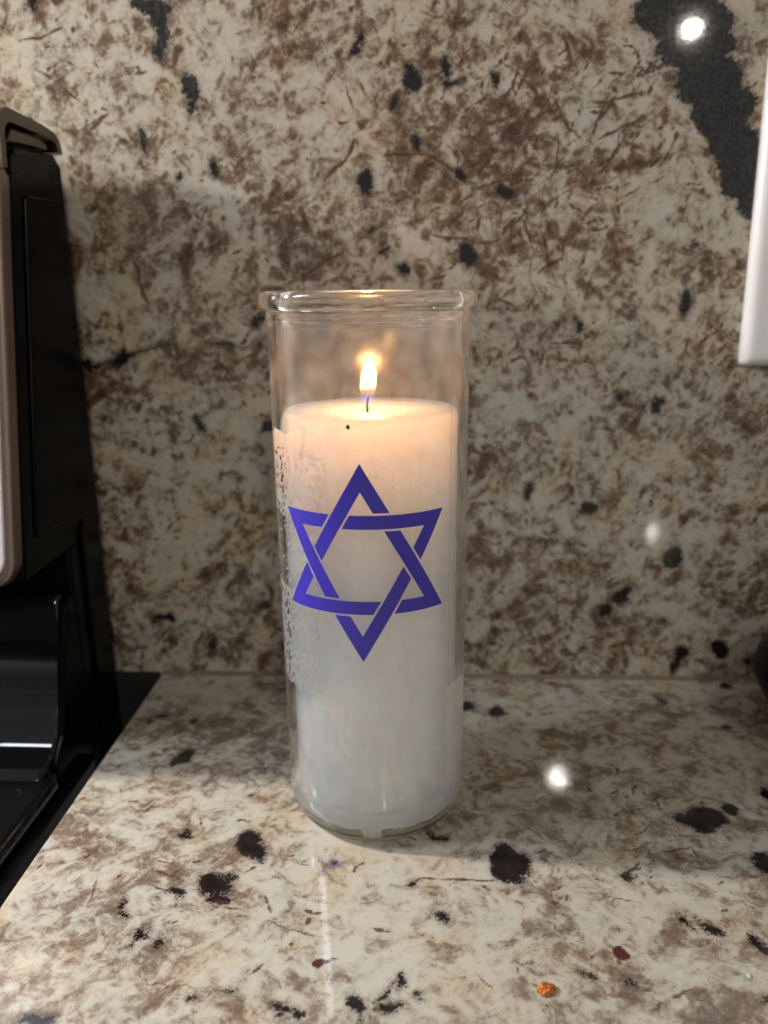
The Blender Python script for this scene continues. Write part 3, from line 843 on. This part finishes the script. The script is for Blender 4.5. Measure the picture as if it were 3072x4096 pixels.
# stainless front with a rounded trim frame
def slanted_plate(x1, z0, z1, rad, off, thick, x0=XL, seg=10):
    """rounded plate lying on the slanted front; off = distance in front of the slant"""
    L = math.sqrt(1+SL*SL); nrm = Vector((0, -1/L, SL/L)); up_ = Vector((0, SL/L, 1/L))
    base = Vector((0, fy(z0), z0)); H = (z1-z0)*L
    out = [(x0, 0)]
    out += [(x1-rad+rad*math.cos(a), rad+rad*math.sin(a)) for a in np.linspace(-PI/2, 0, seg)]
    out += [(x1-rad+rad*math.cos(a), H-rad+rad*math.sin(a)) for a in np.linspace(0, PI/2, seg)]
    out += [(x0, H)]
    bm = bmesh.new()
    A = [bm.verts.new(Vector((x, 0, 0))+base+up_*h+nrm*off) for x, h in out]
    B = [bm.verts.new(Vector((x, 0, 0))+base+up_*h+nrm*(off+thick)) for x, h in out]
    n = len(out)
    for i in range(n): bm.faces.new((A[i], A[(i+1) % n], B[(i+1) % n], B[i]))
    bm.faces.new(A[::-1]); bm.faces.new(B)
    bmesh.ops.recalc_face_normals(bm, faces=bm.faces)
    bmesh.ops.bevel(bm, geom=[e for e in bm.edges if all(v in B for v in e.verts)], offset=min(thick*0.45, 0.0012), segments=3, profile=0.5, affect='EDGES')
    return bm
trim = rpart('front_trim', slanted_plate(XS-0.0005, 0.0725, 0.219, 0.010, -0.004, 0.006), M_bronze)
rpart('front_panel', slanted_plate(XS-0.0030, 0.0760, 0.215, 0.0075, 0.0022, 0.0014), M_steel)
# top cap folded over the panel
zc = 0.2235
cap = [(fy(0.214)-0.0015, 0.2120), (fy(0.222)-0.0022, 0.2235)]
cap += [(fy(0.222)+0.006+0.0082*math.cos(a), 0.2250+0.0070*math.sin(a)) for a in np.linspace(PI*0.97, PI*0.52, 7)]
cap += [(0.070, 0.2312), (0.0795, 0.2302), (0.0835, 0.2278), (0.0848, 0.2232)]
inner = [(0.0812, 0.2236), (0.0795, 0.2268), (0.070, 0.2276)] + [(fy(0.222)+0.007+0.0060*math.cos(a), 0.2226+0.0050*math.sin(a)) for a in np.linspace(PI*0.52, PI*0.97, 7)] + [(fy(0.214)+0.0016, 0.2125)]
M_cap = steel('dark_satin_cap', (0.15, 0.125, 0.10), 0.33, (40, 600, 600))
rpart('top_cap', extrude_x(cap+inner, XL, XS+0.0005), M_cap)
# inner return of the cap
bm = extrude_x([(fy(0.22)+0.0040, 0.2205), (fy(0.22)+0.009, 0.2262), (0.070, 0.2266), (0.0745, 0.2250), (0.0745, 0.2232), (fy(0.22)+0.010, 0.2228)], XL, XS-0.0006)
bmesh.ops.bevel(bm, geom=[e for e in bm.edges], offset=0.0008, segments=2, profile=0.5, affect='EDGES')
rpart('cap_return', bm, M_cap)
# glass cooktop with dust
def cooktop_mat():
    t = NT('black_ceramic_cooktop'); co = t.coord(1000)
    vo = t.node('ShaderNodeTexVoronoi'); t.put(vo.inputs['Vector'], co); vo.inputs['Scale'].default_value = 0.55
    sp = t.math('MULTIPLY', t.step(vo.outputs['Distance'], 0.16, 0.08), t.step(t.noise(co, .12, 3), 0.54, 0.62))
    p = t.principled(Base_Color=t.mix(t.math('MULTIPLY', sp, .8), (0.006, 0.006, 0.007), (0.30, 0.29, 0.27)), Roughness=t.math('ADD', 0.05, t.math('MULTIPLY', sp, .4)))
    return t.finish(p.outputs[0])
rpart('cooktop', bevel_box(XL, XS+0.0005, -0.60, 0.0190, -0.0125, -0.0050, 0.0016), cooktop_mat())
rpart('cooktop_rail', bevel_box(XL, XS+0.0035, -0.605, 0.046, -0.0300, -0.0130, 0.0025), M_blk)
rpart('range_body', bevel_box(XL, XS-0.001, -0.600, 0.080, -0.30, -0.0305, 0.001, 1), M_void)

rpart('gap_shade_strip', bevel_box(XL, -0.1064, 0.0842, WALL_Y-0.0004, -0.05, 0.0012, 0.0004, 1), M_void)  # near-black strip added to stand in for the shaded gap behind the range

# ------------------------------------------------------------------ switch plate on the backsplash
plate_x0 = 0.1431; plate_z0 = 0.1398
sw = empty('switch_plate', (plate_x0+0.037, WALL_Y, plate_z0+0.06))
tag(sw, 'white plastic switch plate fixed to the granite backsplash', 'switch plate')
M_wpl = simple('white_plastic', (0.72, 0.72, 0.73), 0.28, bscale=0.8, bstr=0.03)
def pyramid_plate(w2, h2, y0, d, inset):
    bm = bmesh.new()
    rows = []
    for ins, dep in ((0, 0), (0, d*0.45), (inset*0.25, d*0.78), (inset*0.7, d*0.95), (inset, d), (inset*1.6, d)):
        ring = []
        rad = 0.0022
        for (sx, sz, a0) in ((1, 1, 0), (-1, 1, PI/2), (-1, -1, PI), (1, -1, 1.5*PI)):
            for k in range(5):
                a = a0+PI/2*k/4
                ring.append(bm.verts.new((sx*(w2-ins-rad)+rad*math.cos(a), y0-dep, sz*(h2-ins-rad)+rad*math.sin(a))))
        rows.append(ring)
    for A, B in zip(rows[:-1], rows[1:]):
        n = len(A)
        for i in range(n): bm.faces.new((A[i], A[(i+1) % n], B[(i+1) % n], B[i]))
    bm.faces.new(rows[-1]); bm.faces.new(rows[0][::-1])
    return bm
o = from_bm('cover_plate', pyramid_plate(0.037, 0.060, 0.0003, 0.0058, 0.0032), M_wpl, sw, True)
from_bm('rocker', bevel_box(-0.0165, 0.0165, -0.0085, -0.0050, -0.033, 0.033, 0.001), M_wpl, sw)
for s_ in (-1, 1):
    bm = bmesh.new(); bmesh.ops.create_uvsphere(bm, u_segments=16, v_segments=8, radius=0.003)
    for v in bm.verts: v.co = Vector((v.co.x, -0.0056+v.co.y*0.3, v.co.z+s_*0.0485))
    from_bm('screw', bm, M_wpl, sw, True)

# ------------------------------------------------------------------ black appliance at the right
pe = on_y(3030, 2705, 0.042)
AR = 0.055
ap = empty('small_appliance', (pe[0]+AR, 0.036, 0.0))
tag(ap, 'black small appliance with rounded bulging base standing on the counter near the backsplash', 'appliance')
M_apl = simple('black_satin_plastic', (0.002, 0.002, 0.0022), 0.35, spec=0.06, bscale=0.7, bstr=0.03)
ze = pe[2]
pr = [(0, 0.0), (AR-0.022, 0.0), (AR-0.016, 0.0012), (AR-0.007, ze*0.45), (AR-0.0012, ze*0.82), (AR, ze), (AR-0.001, ze+0.004), (AR-0.006, ze+0.0105), (AR-0.016, ze+0.019), (AR-0.03, ze+0.0235), (0, ze+0.0245)]
bm = lathe(pr, 64); from_bm('base', bm, M_apl, ap, True)
pr = [(0, ze+0.0246), (0.018, ze+0.0246), (0.0195, ze+0.0262), (0.0185, ze+0.030), (0.012, ze+0.032), (0, ze+0.0324)]
from_bm('lid_knob', lathe(pr, 32), M_apl, ap, True)

# ------------------------------------------------------------------ orange crumb on the counter
P = on_z(2187, 3962)
cr = bmesh.new(); bmesh.ops.create_icosphere(cr, subdivisions=2, radius=1)
for v in cr.verts:
    n = mnoise.fractal(v.co*1.4+Vector((3, 1, 7)), 0.8, 2.0, 3)
    c = v.co*(1+0.75*n)
    v.co = Vector((c.x*0.0022, c.y*0.0020, max(-0.3, c.z)*0.0011))
t = NT('orange_crumb'); co = t.coord(1000)
p = t.principled(Base_Color=t.mix(t.step(t.noise(co, 1.2, 4), .35, .65), (0.24, 0.055, 0.008), (0.62, 0.22, 0.03)), Roughness=0.45, Subsurface_Weight=0.3)
p.inputs['Subsurface Scale'].default_value = 0.001
crumb = from_bm('food_crumb', cr, t.finish(p.outputs[0]), None, False)
crumb.location = (P[0], P[1], 0.0003)
tag(crumb, 'tiny orange crumb lying on the granite counter in front of the candle', 'crumb')
P = on_z(2996, 3905)
cr = bmesh.new(); bmesh.ops.create_icosphere(cr, subdivisions=2, radius=1)
for v in cr.verts:
    v.co = Vector((v.co.x*0.00055, v.co.y*0.0008, v.co.z*0.0003))*(1+0.4*mnoise.noise(v.co*2))
o = from_bm('paper_fleck', cr, simple('pale_green_fleck', (0.35, 0.62, 0.45), 0.5), None, True)
o.location = (P[0], P[1], 0.0002)
tag(o, 'minute pale green fleck on the granite counter', 'fleck')
